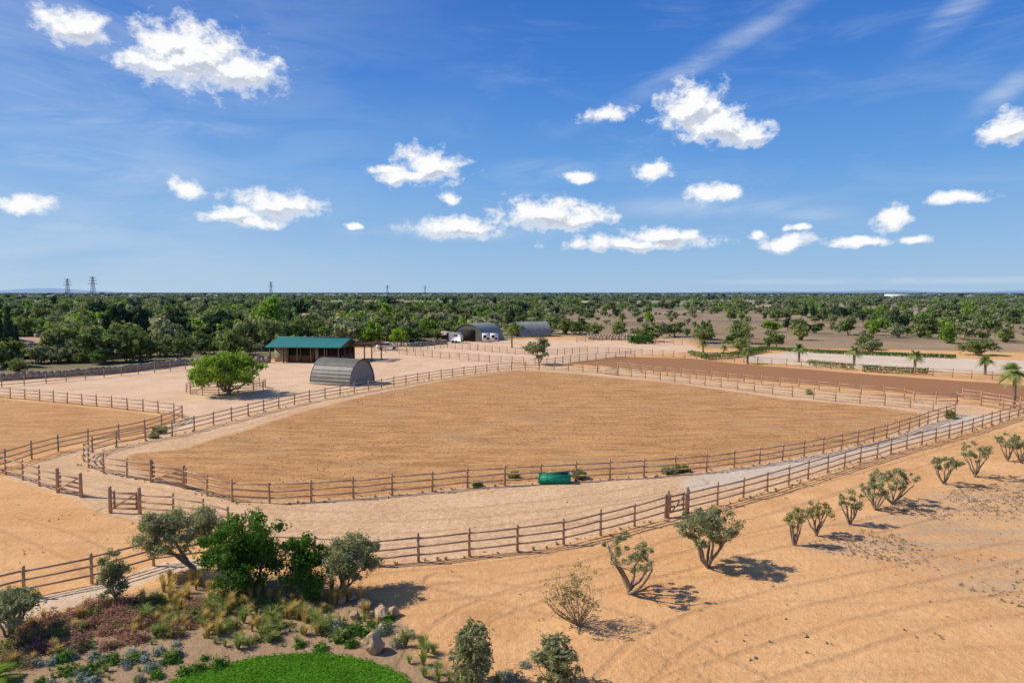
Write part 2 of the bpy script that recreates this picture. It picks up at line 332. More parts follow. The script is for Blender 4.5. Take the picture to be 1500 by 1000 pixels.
# ---------------------------------------------------------------- trees
def tree_mesh(name,Ht,R,cb,stems=4,clumps=30,per=120,leaf=.08,cr=.45,asp=1.8,mats=None,seg=3,trunk=.12,lean=(0,0),fill=.55,vase=.5,rnd=.9,single=0.0,twigs=True,flat=.75,seed=None,up=.2,nside=6):
    global rng
    if seed is not None: rng=np.random.default_rng(seed)
    b=B(); cz=(Ht+cb)/2; az=(Ht-cb)/2
    tips=[]
    for s in range(stems):
        a=2*math.pi*(s+rng.uniform(-.3,.3))/stems; rr=R*vase*rng.uniform(.6,1.1) if stems>1 else 0
        e=np.array([lean[0]+rr*math.cos(a),lean[1]+rr*math.sin(a),cb+az*rng.uniform(.3,.9)])
        s0=np.array([rng.uniform(-1,1)*trunk*.5,rng.uniform(-1,1)*trunk*.5,-.08]); f=np.array([lean[0]*single*.5,lean[1]*single*.5,max(.05,cb*single)])
        ts=np.linspace(0,1,6)[:,None]
        base=f+np.array([rng.normal(0,trunk*.3),rng.normal(0,trunk*.3),0])
        mid=base*.5+e*.5+rng.normal(0,R*.12,3)
        C=(1-ts)**2*base+2*ts*(1-ts)*mid+ts**2*e
        C[1:-1]+=rng.normal(0,trunk*.35,(4,3))
        C=np.vstack([s0,C]); rad=np.linspace(trunk*.75 if single<.2 else trunk,trunk*.3,len(C)); rad[0]*=1.4
        tube(b,C,rad,nside,0,.5,False); tips.append(C)
    allp=np.vstack([t[3:] for t in tips])
    for c in range(clumps):
        d=unit(rng.normal(size=3)); r=rng.uniform(0,1)**fill
        cc=np.array([lean[0]+d[0]*R*r,lean[1]+d[1]*R*r,cz+d[2]*az*r])
        crr=cr*rng.uniform(.6,1.35)
        if twigs:
            k=allp[np.argmin(((allp-cc)**2).sum(1))]; m2=(k+cc)/2+rng.normal(0,.08*R,3)
            tube(b,[k,m2,cc],[trunk*.22,trunk*.14,trunk*.05],4,0,.5,False)
        n=int(per*rng.uniform(.6,1.3)); dd=unit(rng.normal(size=(n,3))); q=rng.uniform(0,1,(n,1))**.45
        off=dd*q*crr*(1+.25*np.sin(dd[:,:1]*5+c)+.2*np.sin(dd[:,1:2]*7+c*2))
        off[:,2]*=flat
        pp=cc+off; pp[:,2]=np.maximum(pp[:,2],.05)
        sh=np.clip(rng.uniform(.15,.85)*.6+rng.uniform(0,.5,n),0,1)
        leaves(b,pp,dd,leaf,asp,1,sh,rnd,up)
    return b.mesh(name,mats)
def place(name,me,x,y,s=1,rz=None,sz=None):
    o=bpy.data.objects.new(name,me); scene.collection.objects.link(o); o.location=(x,y,-.03)
    o.rotation_euler=(0,0,rng.uniform(0,6.28) if rz is None else rz); o.scale=(s,s,sz if sz else s); return o
def near(name,u,v,vt,hw,cbf=.3,mats=None,du=0,**k):
    m_=mpx(v); x,y=G(u,v); Ht=(v-vt)*m_; R=hw*m_
    me=tree_mesh(name,Ht*.97,R*.8,Ht*cbf,mats=mats,lean=(du*m_,0),**k); return place(name,me,x,y,rz=0)
OL=[M_bark,M_olive]; CA=[M_bark,M_carob]; DR=[M_bark,M_dryol]
near('olive_tree',288,840,738,52,.33,OL,du=-42,stems=4,clumps=50,per=230,leaf=.045,asp=2.8,cr=.32,trunk=.13,vase=.4,seed=11)
near('olive_tree',335,812,735,42,.35,OL,du=-30,stems=3,clumps=32,per=200,leaf=.045,asp=2.8,cr=.32,trunk=.11,seed=12)
near('carob_tree',368,868,738,82,.06,CA,du=-8,stems=6,clumps=95,per=250,leaf=.07,cr=.40,trunk=.12,seed=13,asp=1.6)
near('carob_tree',445,872,758,38,.1,CA,du=-4,stems=4,clumps=40,per=150,leaf=.07,cr=.3,trunk=.08,seed=14,asp=1.6)
near('round_shrub',452,878,826,29,.02,CA,stems=4,clumps=40,per=120,leaf=.05,cr=.25,trunk=.04,seed=15,asp=1.5)
near('olive_tree',498,868,778,60,.24,OL,du=12,stems=5,clumps=64,per=230,leaf=.045,asp=2.8,cr=.33,trunk=.1,vase=.45,seed=16)
near('olive_sapling',170,884,797,27,.12,OL,du=-4,stems=5,clumps=34,per=90,leaf=.05,asp=2.8,cr=.24,trunk=.035,seed=17)
near('olive_tree',12,936,856,50,.35,OL,du=8,stems=3,clumps=34,per=170,leaf=.05,asp=2.8,cr=.3,trunk=.09,seed=18)
near('olive_sapling',692,1004,900,40,.04,OL,stems=11,clumps=80,per=38,leaf=.055,asp=3.4,cr=.2,trunk=.03,vase=.7,seed=19,up=.6)
near('olive_sapling',815,1008,920,46,.04,OL,stems=11,clumps=80,per=38,leaf=.055,asp=3.4,cr=.2,trunk=.03,vase=.7,seed=20,up=.6)
near('dry_shrub',848,916,816,62,.1,DR,du=-8,stems=20,clumps=100,per=15,leaf=.04,asp=2.2,cr=.2,trunk=.038,vase=.85,seed=21)
near('pruned_olive_tree',922,868,776,62,.45,OL,stems=6,clumps=26,per=120,leaf=.042,asp=2.6,cr=.16,trunk=.11,vase=.8,fill=.25,seed=22,flat=.9)
near('olive_tree',1038,830,740,60,.42,OL,stems=7,clumps=60,per=190,leaf=.045,asp=2.8,cr=.25,trunk=.10,vase=.7,fill=.42,seed=23)
for i,(u,v,vt,hw,n,per) in enumerate([(1163,798,736,18,24,40),(1196,784,730,28,26,40),(1245,768,715,21,20,45),(1282,747,698,30,28,45),(1306,737,680,44,46,60),(1383,709,662,31,32,50),(1428,698,643,32,32,50),(1476,675,632,20,24,45),(1496,677,636,24,26,45)]):
    near('pruned_olive_tree',u,v,vt,hw,.42,OL if i not in (0,1) else [M_bark,M_dryol],stems=7,clumps=n,per=per,leaf=.055,asp=2.6,cr=.17,trunk=.075,vase=.8,fill=.38,seed=30+i,flat=.8)
near('fig_tree',335,577,513,64,.14,[M_bark,M_bright],stems=5,clumps=100,per=130,leaf=.2,asp=1.3,cr=.85,trunk=.2,vase=.6,seed=41,single=.5,fill=.5)
near('olive_tree',790,534,495,25,.3,OL,stems=4,clumps=34,per=80,leaf=.2,asp=1.6,cr=.6,trunk=.2,seed=42)

def tpl(name,mats,seed,**k):
    d=dict(Ht=5,R=2.6,cb=1.1,stems=3,clumps=26,per=60,leaf=.36,cr=.95,trunk=.2,asp=1.3,seed=seed,twigs=False,nside=5,rnd=.8); d.update(k)
    return tree_mesh(name,mats=mats,**d)
T={}
T['olive_tree']=[tpl('olive_tree',OL,51,clumps=34),tpl('olive_tree',OL,52,clumps=28,cb=.8)]
T['holm_oak_tree']=[tpl('holm_oak_tree',[M_bark,M_oak],53,cb=.6,clumps=36),tpl('holm_oak_tree',[M_bark,M_oak],54,cb=.3)]
T['broadleaf_tree']=[tpl('broadleaf_tree',[M_bark,M_bright],55,cb=.7,clumps=38)]
T['almond_tree']=[tpl('almond_tree',[M_bark,M_mix],56,cb=.3,clumps=36),tpl('almond_tree',[M_bark,M_mix],57,clumps=28,cb=.5)]
T['pine_tree']=[tpl('pine_tree',[M_bark,M_pine],58,Ht=7,R=2.0,cb=.8,clumps=60,per=80,stems=1,fill=.6,cr=.8,single=.6)]
T['cypress_tree']=[tpl('cypress_tree',[M_bark,M_pine],59,Ht=9,R=.65,cb=.3,clumps=60,stems=1,cr=.6,per=90,leaf=.26,flat=1.5)]
def mid(name,u,v,h,w,k=0,sz=None):
    x,y=G(u,v); me=T[name][k%len(T[name])]; base={'pine_tree':(7,2.5),'cypress_tree':(9,1.2)}.get(name,(5,3.3))
    m_=mpx(v); o=place(name,me,x,y,1); o.scale=(w*m_/base[1],w*m_/base[1],h*m_/base[0]); return o
MID=[('cypress_tree',15,532,84,7),('cypress_tree',3,530,74,6),('cypress_tree',25,525,50,5),('olive_tree',60,532,30,26),('olive_tree',105,530,30,26),('olive_tree',150,531,28,22),('broadleaf_tree',120,512,30,30),
('holm_oak_tree',205,528,42,32),('holm_oak_tree',262,527,36,28),('broadleaf_tree',340,519,30,26),('pine_tree',165,505,56,15),('pine_tree',185,505,60,15),('pine_tree',208,505,57,16),('pine_tree',260,505,50,18),('pine_tree',322,505,50,24),
('holm_oak_tree',300,518,34,30),('broadleaf_tree',395,488,52,24),('broadleaf_tree',382,492,40,20),('holm_oak_tree',440,500,30,26),('broadleaf_tree',538,505,24,18),('broadleaf_tree',586,505,24,18),('holm_oak_tree',610,500,22,20),('almond_tree',640,498,18,16),
('almond_tree',85,520,26,28),('olive_tree',235,522,34,25),('almond_tree',28,544,18,22),('olive_tree',365,522,24,22),('holm_oak_tree',480,500,20,16),
('cypress_tree',352,490,30,5),('cypress_tree',425,480,24,5),('cypress_tree',560,478,22,4),('cypress_tree',690,472,18,4),('cypress_tree',1180,464,18,4),('cypress_tree',1205,464,19,4),('cypress_tree',1190,465,18,4),
('almond_tree',1085,503,30,22),('almond_tree',1030,502,24,20),('holm_oak_tree',1270,512,22,22),('almond_tree',1432,520,26,28),('olive_tree',1275,516,20,18),('almond_tree',1085,512,18,18),('holm_oak_tree',950,500,26,24),('holm_oak_tree',1355,488,26,22),
('broadleaf_tree',1285,486,20,20),('broadleaf_tree',1130,486,16,18),('almond_tree',1168,488,22,14),('almond_tree',1370,487,18,22),('almond_tree',905,492,22,20),('almond_tree',870,490,18,18),('holm_oak_tree',850,488,22,20)]
rng=np.random.default_rng(5)
for i,t in enumerate(MID): mid(*t,k=i)

def scatter(name,me,P3,S,tilt=0):
    n=len(P3); t=bpy.data.objects.new(name+'_unit',me)
    pm=bpy.data.meshes.new(name+'_points'); pm.vertices.add(n); pm.vertices.foreach_set('co',np.asarray(P3,float).ravel())
    a=pm.attributes.new('scl','FLOAT_VECTOR','POINT'); a.data.foreach_set('vector',np.asarray(S,np.float32).ravel())
    R=np.column_stack([rng.normal(0,tilt,n),rng.normal(0,tilt,n),rng.uniform(0,6.28,n)]) if tilt else np.column_stack([np.zeros(n),np.zeros(n),rng.uniform(0,6.28,n)])
    a=pm.attributes.new('rt','FLOAT_VECTOR','POINT'); a.data.foreach_set('vector',R.astype(np.float32).ravel())
    ob=bpy.data.objects.new(name,pm); scene.collection.objects.link(ob)
    ng=bpy.data.node_groups.new(name+'_scatter','GeometryNodeTree')
    ng.interface.new_socket('Geometry',in_out='INPUT',socket_type='NodeSocketGeometry'); ng.interface.new_socket('Geometry',in_out='OUTPUT',socket_type='NodeSocketGeometry')
    gi=ng.nodes.new('NodeGroupInput'); go=ng.nodes.new('NodeGroupOutput'); ip=ng.nodes.new('GeometryNodeInstanceOnPoints'); oi=ng.nodes.new('GeometryNodeObjectInfo')
    oi.inputs['Object'].default_value=t; oi.inputs['As Instance'].default_value=True
    for nm,sk in (('scl','Scale'),('rt','Rotation')):
        na=ng.nodes.new('GeometryNodeInputNamedAttribute'); na.data_type='FLOAT_VECTOR'; na.inputs['Name'].default_value=nm
        ng.links.new(na.outputs['Attribute'],ip.inputs[sk])
    ng.links.new(gi.outputs[0],ip.inputs['Points']); ng.links.new(oi.outputs['Geometry'],ip.inputs['Instance']); ng.links.new(ip.outputs[0],go.inputs[0])
    md=ob.modifiers.new('scatter','NODES'); md.node_group=ng; return ob
def sector(n,r0,r1,half=55):
    r=np.sqrt(rng.uniform(r0*r0,r1*r1,n)); a=np.radians(rng.uniform(-half,half,n)); return np.column_stack([r*np.sin(a),r*np.cos(a)])
def lowf(P,s): return np.sin(P[:,0]*s*1.3+1)+np.sin(P[:,1]*s*.9+2)+np.sin((P[:,0]+P[:,1])*s*.6)+np.sin((P[:,0]-1.4*P[:,1])*s*.5+4)
A=sector(7000,95,500); A=A[(sdf(A,SITE)<-3)&(sdf(A,FIELD)<-3)]; A=A[lowf(A,.03)>-1.4]
Fd=sector(3200,140,500); fd=sdf(Fd,FIELD); Fd=Fd[(fd>2)]; keep=(lowf(Fd,.035)>.3)|(rng.random(len(Fd))<.2); Fd=Fd[keep]
C2=sector(9500,500,1800); C2=C2[(lowf(C2,.012)>-1.1)&(sdf(C2,FIELD)<0)]
D2=sector(7000,1800,8000); D2=D2[lowf(D2,.004)>-1.5]
ALL=np.vstack([A,Fd,C2,D2]); r=np.linalg.norm(ALL,axis=1)
base=np.where(r<500,.35+.85*rng.uniform(0,1,len(r))**1.4,np.where(r<1800,rng.uniform(.5,1.2,len(r)),rng.uniform(.8,1.5,len(r))))
right=(ALL[:,0]/ALL[:,1]>.08)&(r<500); base[right]*=.8
left=(ALL[:,0]/ALL[:,1]<-.15)&(r<500); base[left]*=1.12
wide=np.where(r<500,1.0,np.where(r<1800,1.35,3.2))
typ=rng.choice(5,len(r),p=[.27,.30,.10,.29,.04])
fp=dict(clumps=18,per=26,leaf=.62,cr=1.05,cb=.3)
FT={0:tpl('fo',OL,61,**fp),1:tpl('fh',[M_bark,M_oak],62,**fp),2:tpl('fb',[M_bark,M_bright],63,**fp),3:tpl('fa',[M_bark,M_mix],64,**fp),4:tpl('fp',[M_bark,M_pine],65,**{**fp,'Ht':6.5,'R':2.0})}
rng=np.random.default_rng(9)
for k in range(5):
    q=typ==k; n=q.sum(); S=np.column_stack([base[q]*wide[q]*rng.uniform(.8,1.25,n),base[q]*wide[q]*rng.uniform(.8,1.25,n),base[q]*rng.uniform(.75,1.3,n)])
    scatter('distant_trees',FT[k],np.column_stack([ALL[q],np.full(n,-.05)]),S)

# palms
def palm_mesh(name,h,fr,n=34,tr=.2,seed=1,mat=M_palm):
    r=np.random.default_rng(seed); b=B()
    zs=np.linspace(-.1,h,8); tube(b,[(0.05*math.sin(z),0,z) for z in zs],[tr*1.3]+[tr]*6+[tr*.8],8)
    for i in range(n):
        a=r.uniform(0,6.28); el=r.uniform(-.4,1.3); L=fr*r.uniform(.8,1.1); d=np.array([math.cos(a),math.sin(a)]); t=np.linspace(0,1,9)
        rad=L*(math.cos(el)*t+.15*t*t); zz=h+L*(math.sin(el)*t-.65*t*t*math.cos(el)**.5 if math.cos(el)>0 else 0)
        C=np.column_stack([d[0]*rad,d[1]*rad,zz]); tube(b,C,np.linspace(.03,.008,9),4,1,.6,False)
        sd=np.array([-d[1],d[0],0]); sh=r.uniform(.1,.9)
        for j in range(1,9):
            for sg in (-1,1):
                for e in (0,.5):
                    c0=C[j-1]*(1-e)+C[j]*e; ll=L*.28*math.sin(math.pi*min(.95,.15+.8*(j+e)/9)); tt=unit(C[j]-C[j-1])
                    tip=c0+(sd*sg*.8+tt*.5)*ll+np.array([0,0,-.15*ll]); wv_=tt*L*.035
                    b.add([c0-wv_,c0+wv_,tip+wv_*.3,tip-wv_*.3],[(0,1,2,3)],1,np.clip(sh+r.normal(0,.15),0,1))
    return b.mesh(name,[M_bark,mat])
pm=palm_mesh('palm_tree',2.9,1.7,seed=3,tr=.24,n=44); pm2=palm_mesh('palm_tree',4.2,1.9,seed=4,tr=.2,n=44)
for (u,v,vt,me,bh_) in [(1170,530,499,pm,4.3),(1251,535,503,pm,4.3),(1340,543,509,pm,4.3),(1443,549,515,pm,4.3),(1484,597,524,pm2,5.7),(750,509,471,pm2,5.7),(1095,533,505,pm,4.3),(1030,517,495,pm,4.3),(44,504,466,pm2,5.7),(1060,520,503,pm,4.3)]:
    s=(v-vt)*mpx(v)/bh_; x,y=G(u,v); place('palm_tree',me,x,y,s)
x,y=G(-25,1010); place('fan_palm',palm_mesh('fan_palm',.15,1.15,n=22,tr=.1,seed=8,mat=M_bright),x,y,1)

# hedges
def hedge(px,w=1.2,h=1.1,leaf=.18):
    Q=evenline(GP(px),.5); b=B()
    for q0,q1 in zip(Q[:-1],Q[1:]):
        d=unit(q1-q0); nn=np.array([-d[1],d[0]]); n=70; t=rng.uniform(0,1,n); s=rng.uniform(-1,1,n); z=rng.uniform(0,1,n)**.6
        s=np.where(rng.random(n)<.5,np.sign(s)*rng.uniform(.85,1,n),s)
        c=np.column_stack([q0[0]+(q1-q0)[0]*t+nn[0]*s*w/2,q0[1]+(q1-q0)[1]*t+nn[1]*s*w/2,z*h]); N=np.column_stack([nn[0]*s,nn[1]*s,z])
        leaves(b,c,N,leaf,1.3,0,rng.uniform(0,1,n))
    return b.obj('hedge',[M_carob])
hedge([(1030,527),(1075,524),(1122,514)]); hedge([(921,503),(955,503)],3.5,1.8,.35); hedge([(1185,535),(1250,541)],1,.9); hedge([(1265,544),(1360,548)],1,.9); hedge([(1010,520),(1045,526)],1,.9)
hedge([(1120,512),(1200,517),(1300,521),(1400,525)],.8,.7)
for i,(u,v,w,hh) in enumerate([(849,699,15,12),(990,692,12,9),(975,693,8,7),(1392,612,13,10),(234,634,14,10),(226,641,8,6),(700,711,7,5),(752,700,10,8),(1002,690,7,8),(1185,577,6,6)]):
    near('fence_shrub',u,v,v-hh,w,.0,[M_bark,M_mix],stems=3,clumps=14,per=60,leaf=.09,cr=.25,trunk=.02,seed=70+i)

# ---------------------------------------------------------------- garden planting
def tuft(name,mat,n,L,spread,w=.012,seed=1):
    r=np.random.default_rng(seed); b=B()
    for i in range(n):
        a=r.uniform(0,6.28); s=r.uniform(.1,1)*spread; d=np.array([math.cos(a),math.sin(a),0]); l=L*r.uniform(.6,1.1); sd=np.array([-d[1],d[0],0])*w
        p0=d*.04; p1=d*s*l*.4+np.array([0,0,l*.65]); p2=d*s*l+np.array([0,0,l*(1-.35*s)])
        sh=r.random(); b.add([p0-sd,p0+sd,p1+sd*.8,p1-sd*.8],[(0,1,2,3)],0,sh); b.add([p1-sd*.8,p1+sd*.8,p2+sd*.2,p2-sd*.2],[(0,1,2,3)],0,min(1,sh+.2))
    return b.mesh(name,[mat])
def mound(name,mat,R,h,n,leaf,seed,asp=2):
    r=np.random.default_rng(seed); b=B(); d=unit(r.normal(size=(n,3))); d[:,2]=abs(d[:,2]); q=r.uniform(.3,1,(n,1))**.6
    pp=d*q*np.array([R,R,h])*(1+.2*np.sin(d[:,:1]*6)+.2*np.sin(d[:,1:2]*8))
    leaves(b,pp,d,leaf,asp,0,np.clip(r.uniform(0,1,n),0,1)); return b.mesh(name,[mat])
def region(px,n):
    poly=np.array(GP(px)); lo,hi=poly.min(0),poly.max(0); Q=rng.uniform(lo,hi,(n*6,2)); Q=Q[sdf(Q,poly)>0]; return Q[:n]
def sc(name,me,Q,lo,hi,tilt=0):
    s=rng.uniform(lo,hi,len(Q)); S=np.column_stack([s*rng.uniform(.85,1.15,len(Q)),s,s*rng.uniform(.8,1.2,len(Q))]); return scatter(name,me,np.column_stack([Q,np.full(len(Q),-.02)]),S,tilt)
PK=[(-40,950),(30,915),(120,890),(220,872),(300,885),(320,910),(240,935),(150,950),(60,975),(-40,985)]
sc('pink_flowering_shrubs',mound('pk',M_pink,.38,.40,380,.036,1),region(PK,90),.5,1.2)
sc('ground_cover_shrubs',mound('gc0',M_mix,.35,.28,380,.036,22),region(PK,34),.5,1.2)
sc('straw_grass_tufts',tuft('sg0',M_straw,90,.45,.7,.010,33),region(PK,40),.6,1.1)
sc('ground_cover_shrubs',mound('gc',M_mix,.35,.28,380,.04,2),region([(150,880),(330,860),(420,880),(560,890),(570,930),(480,930),(330,950),(260,900),(180,915)],55),.4,1.1)
sc('straw_grass_tufts',tuft('sg',M_straw,90,.55,.55,.012,3),region([(230,850),(330,850),(500,865),(560,900),(540,935),(420,930),(330,950),(250,915)],105),.7,1.25)
sc('green_grass_tufts',tuft('gg',M_grass,90,.5,.8,.012,4),region([(210,880),(330,880),(480,900),(500,940),(380,950),(270,960),(200,930)],70),.6,1.2)
sc('green_grass_tufts',tuft('gg2',M_grass,90,.5,.8,.012,5),region([(560,945),(640,940),(690,985),(760,1010),(640,1010),(600,975)],22),.7,1.1)
sc('green_grass_tufts',tuft('gg3',M_grass,70,.3,.9,.010,6),region([(0,920),(200,890),(560,880),(590,940),(300,955),(250,1000),(0,1010)],90),.4,1.0)
sc('lavender_bushes',mound('lv',M_lav,.22,.26,300,.035,6),region([(60,960),(170,950),(260,940),(270,975),(200,1000),(60,1010),(20,990)],30),.6,1.2)
sc('lavender_bushes',mound('lv2',M_lav,.3,.32,420,.035,7),np.array(GP([(492,922),(580,945),(598,930),(740,990),(560,925),(770,975),(752,1000)])),.8,1.3)
sc('dark_rosemary_bushes',mound('rs',M_carob,.28,.25,380,.04,8),np.array(GP([(500,935),(520,925),(545,915),(570,905),(515,945),(470,950),(300,965),(290,980),(270,985),(320,975),(230,990),(535,930),(560,918),(95,965),(130,985),(100,985),(165,968),(200,965),(60,1000),(250,968),(440,945)])),.6,1.3)
def boulder(u,v,sx,sy,sz,seed):
    r=np.random.default_rng(seed); import bmesh
    bm=bmesh.new(); bmesh.ops.create_icosphere(bm,subdivisions=3,radius=1)
    pl=[(unit(r.normal(size=3)),r.uniform(.62,.9)) for _ in range(11)]
    for vv in bm.verts:
        c=np.array(vv.co)
        for n_,dd in pl:
            k=c@n_
            if k>dd: c=c-n_*(k-dd)
        c=c*(1+.03*r.normal()); vv.co=(c[0]*sx,c[1]*sy,c[2]*sz)
    me=bpy.data.meshes.new('boulder'); bm.to_mesh(me); bm.free(); me.materials.append(M_boulder)
    x,y=G(u,v); o=bpy.data.objects.new('boulder',me); scene.collection.objects.link(o); o.location=(x,y,sz*.55); o.rotation_euler=(0,0,r.uniform(0,6))
for i,a in enumerate([(547,952,.42,.32,.42),(558,902,.38,.3,.28),(533,888,.3,.25,.2),(575,900,.3,.25,.22),(520,905,.22,.2,.18),(560,922,.2,.2,.15),(500,880,.28,.22,.2),(515,877,.2,.2,.15),(585,935,.18,.15,.12),(360,880,.18,.15,.1)]): boulder(*a,seed=80+i)
lt=G(450,957); lc=(lt[0],lt[1]-5.0); b=B(); k=64
ring=[(lc[0]+5*math.cos(a),lc[1]+5*math.sin(a),.02) for a in np.linspace(0,2*math.pi,k,endpoint=False)]
Vv=[(lc[0],lc[1],.02)]+ring; b.add(Vv,[(0,1+i,1+(i+1)%k,1+(i+2)%k) for i in range(0,k,2)],0,.4)
n=60000; a=rng.uniform(0,6.28,n); rr=5.05*np.sqrt(rng.uniform(0,1,n))+.06*np.sin(a*40); c=np.column_stack([lc[0]+rr*np.cos(a),lc[1]+rr*np.sin(a),rng.uniform(.03,.07,n)])
leaves(b,c,rng.normal(size=(n,3)),.03,2.2,0,np.clip(rng.uniform(0,.7,n)+.3*np.sin(c[:,0]*2.1)*np.sin(c[:,1]*2.7),0,1),1,.3); b.obj('lawn',[M_lawn])
rock=B(); d=unit(np.array([(-1,-1,-1),(1,-1,-1),(1,1,-1),(-1,1,-1),(-1,-1,1),(1,-1,1),(1,1,1),(-1,1,1)],float)+rng.normal(0,.3,(8,3))); d[:,2]*=.6
rock.add(d*.05,[(0,3,2,1),(4,5,6,7),(0,1,5,4),(1,2,6,5),(2,3,7,6),(3,0,4,7)])
rk=rock.mesh('stone',[M_boulder])
Q=np.column_stack([rng.uniform(-30,45,2500),rng.uniform(18,75,2500)]); sc('loose_stones',rk,Q,.15,.6,.4)
Q=np.array(GP([(1098,965),(1105,962),(1150,905),(1210,940),(1180,930),(830,735)])); sc('loose_stones',rk,Q,1.5,2.6,.4)
dt=tuft('dt',M_dry,26,.10,1.3,.010,9); dtd=tuft('dtd',M_dryd,22,.09,2.0,.007,10)
Q=region([(1170,790),(1290,742),(1400,715),(1600,690),(1700,930),(1500,890),(1380,850),(1230,815)],6000); Q=Q[(lowf(Q,1.1)+lowf(Q,.33)+rng.normal(0,.8,len(Q)))>-.3]; sc('dry_vine_prunings',dtd,Q,.25,1.0)
Q=np.array(PADDOCK); Q=rng.uniform(Q.min(0),Q.max(0),(9000,2)); Q=Q[(sdf(Q,PADDOCK)>0)]; Q=Q[lowf(Q,.35)>-.8]; sc('dry_weeds',dt,Q,.2,.9)
Q=np.column_stack([rng.uniform(-28,45,900),rng.uniform(19,60,900)]); Q=Q[sdf(Q,TRACK)<0]; sc('dry_weeds',dt,Q,.3,.9)
L=np.vstack([evenline(GP(INNER_A),.5),evenline(GP(OUT_A),.6),evenline(GP(OUT_B),.5),evenline(GP(INNER_C),.7)]); L=L+rng.normal(0,.18,L.shape); sc('dry_weeds',dt,L,.5,1.7)

# ---------------------------------------------------------------- buildings
def arch_shell(b,R,L,hs,mat,ridges,n=20,th=.08,y0=0):
    ks=np.linspace(0,math.pi,n+1); xs_=np.linspace(-L/2,L/2,ridges*2+1)
    def prof(r): return np.column_stack([-np.cos(ks)*r,np.sin(ks)*r*hs])
    po=prof(R); pi=prof(R-th); V=[];F=[]
    for i,x in enumerate(xs_):
        q=po*(1+ (.012 if i%2 else 0)); V+=[(x,a,z) for a,z in q]
    for i in range(len(xs_)-1):
        for j in range(n): F.append((i*(n+1)+j,i*(n+1)+j+1,(i+1)*(n+1)+j+1,(i+1)*(n+1)+j))
    b.add(V,F,mat)
    V=[(x,a,z) for x in (-L/2,L/2) for a,z in pi]; b.add(V,[(j,n+1+j,n+2+j,j+1) for j in range(n)],mat)
def arch_end(b,R,x,hs,mat,n=20,door=None):
    ks=np.linspace(0,math.pi,n+1); pts=[(-math.cos(k)*R,math.sin(k)*R*hs) for k in ks]; V=[];F=[]
    for i,(a,z) in enumerate(pts): V+=[(x,a,0),(x,a,z)]
    for i in range(n): F.append((2*i,2*i+2,2*i+3,2*i+1))
    b.add(V,F,mat)
def shelter(name,u,v,L,R,hs,rz,m1,m2,door=True,ridges=7,hoops=5):
    x,y=G(u,v); e=empty(name,(x,y,0),rz)
    b=B(); arch_shell(b,R,L,hs,0,ridges); b.obj('barrel_roof',[m1],parent=e,smooth=False)
    b=B(); arch_end(b,R-.1,L/2-.12,hs,0); arch_end(b,R-.1,-L/2+.12,hs,0); b.obj('end_walls',[m2],parent=e)
    b=B()
    for xx in np.linspace(-L/2,L/2,hoops):
        ks=np.linspace(0,math.pi,14); tube(b,[(xx,-math.cos(k)*(R+.03),math.sin(k)*(R+.03)*hs) for k in ks],.035,6)
    box(b,(0,-R-.03,.12),(L,.1,.24)); box(b,(0,R+.03,.12),(L,.1,.24)); b.obj('hoops_and_base_boards',[m1],parent=e)
    if door:
        b=B()
        for xx in (L/2-.07,-L/2+.07): box(b,(xx,0,R*hs*.34),(.06,R*.9,R*hs*.68))
        b.obj('doorway',[M_dark],parent=e)
    return e
e=shelter('barrel_shelter',502,560,6.4,2.7,1.18,math.radians(-24),M_fabricl,M_fabricl,False,hoops=2)
b=B(); R=2.76; ks=np.linspace(math.radians(48),math.radians(132),14); V=[(xx,-math.cos(k)*R,math.sin(k)*R*1.18) for xx in (-3.3,3.3) for k in ks]; b.add(V,[(j,j+1,15+j,14+j) for j in range(13)]); b.obj('dark_roof_membrane',[M_fabric],parent=e)
b=B()
for z in (.5,.95,1.4,1.85):
    k=math.asin(z/(2.7*1.18)); box(b,(0,-math.cos(k)*2.75,z),(6.5,.05,.05))
b.obj('side_battens',[M_fabric],parent=e)
shelter('quonset_hut',700,498,10,4.7,.9,math.radians(62),M_hut,M_fabric,True,12)
shelter('quonset_hut',777,492,9,4.1,.95,math.radians(20),M_hut,M_dark,False,12)

sx,sy=G(452,531); st_=empty('stable_building',(sx,sy+3.5,0),math.radians(-9))
b=B()
def wallseg(x0,x1,y,z0,z1): box(b,((x0+x1)/2,y,(z0+z1)/2),(x1-x0,.35,z1-z0))
wallseg(-6,-3.6,-2.6,0,2.5); wallseg(1.4,2.0,-2.6,0,2.5); wallseg(-6,6,3.2,0,2.5); box(b,(-5.8,.3,1.25),(.35,5.4,2.5)); box(b,(-.0,.3,1.25),(.3,5.4,2.5))
b.obj('stone_walls',[M_stone],parent=st_)
b=B(); box(b,(-1.2,-2.5,1.25),(4.8,.1,2.45)); box(b,(3.9,-2.5,1.25),(3.6,.1,2.45)); box(b,(5.85,.3,1.25),(.2,5.3,2.4)); b.obj('stall_shade_panels',[M_dark],parent=st_)  # near-black panels: interior shade of the stalls put in as colour
b=B(); box(b,(-1.2,-2.62,.6),(4.7,.08,1.15)); box(b,(3.9,-2.62,.6),(3.5,.08,1.15)); box(b,(6.0,.3,.6),(.06,5.2,1.2))
for xx in (-3.5,-1.2,1.1,3.6,5.7): box(b,(xx,-2.75,1.25),(.2,.2,2.5))
for yy in (-1,1,3): box(b,(6.05,yy,1.25),(.18,.18,2.5))
for xx in np.linspace(-6.2,6.2,6): tube(b,[(xx,-4.0,0),(xx,-4.0,2.6)],.13,8)
box(b,(0,-4.0,2.68),(13.2,.2,.2)); box(b,(0,3.2,2.62),(12.6,.2,.2)); b.obj('timber_posts_and_doors',[M_woodd],parent=st_)
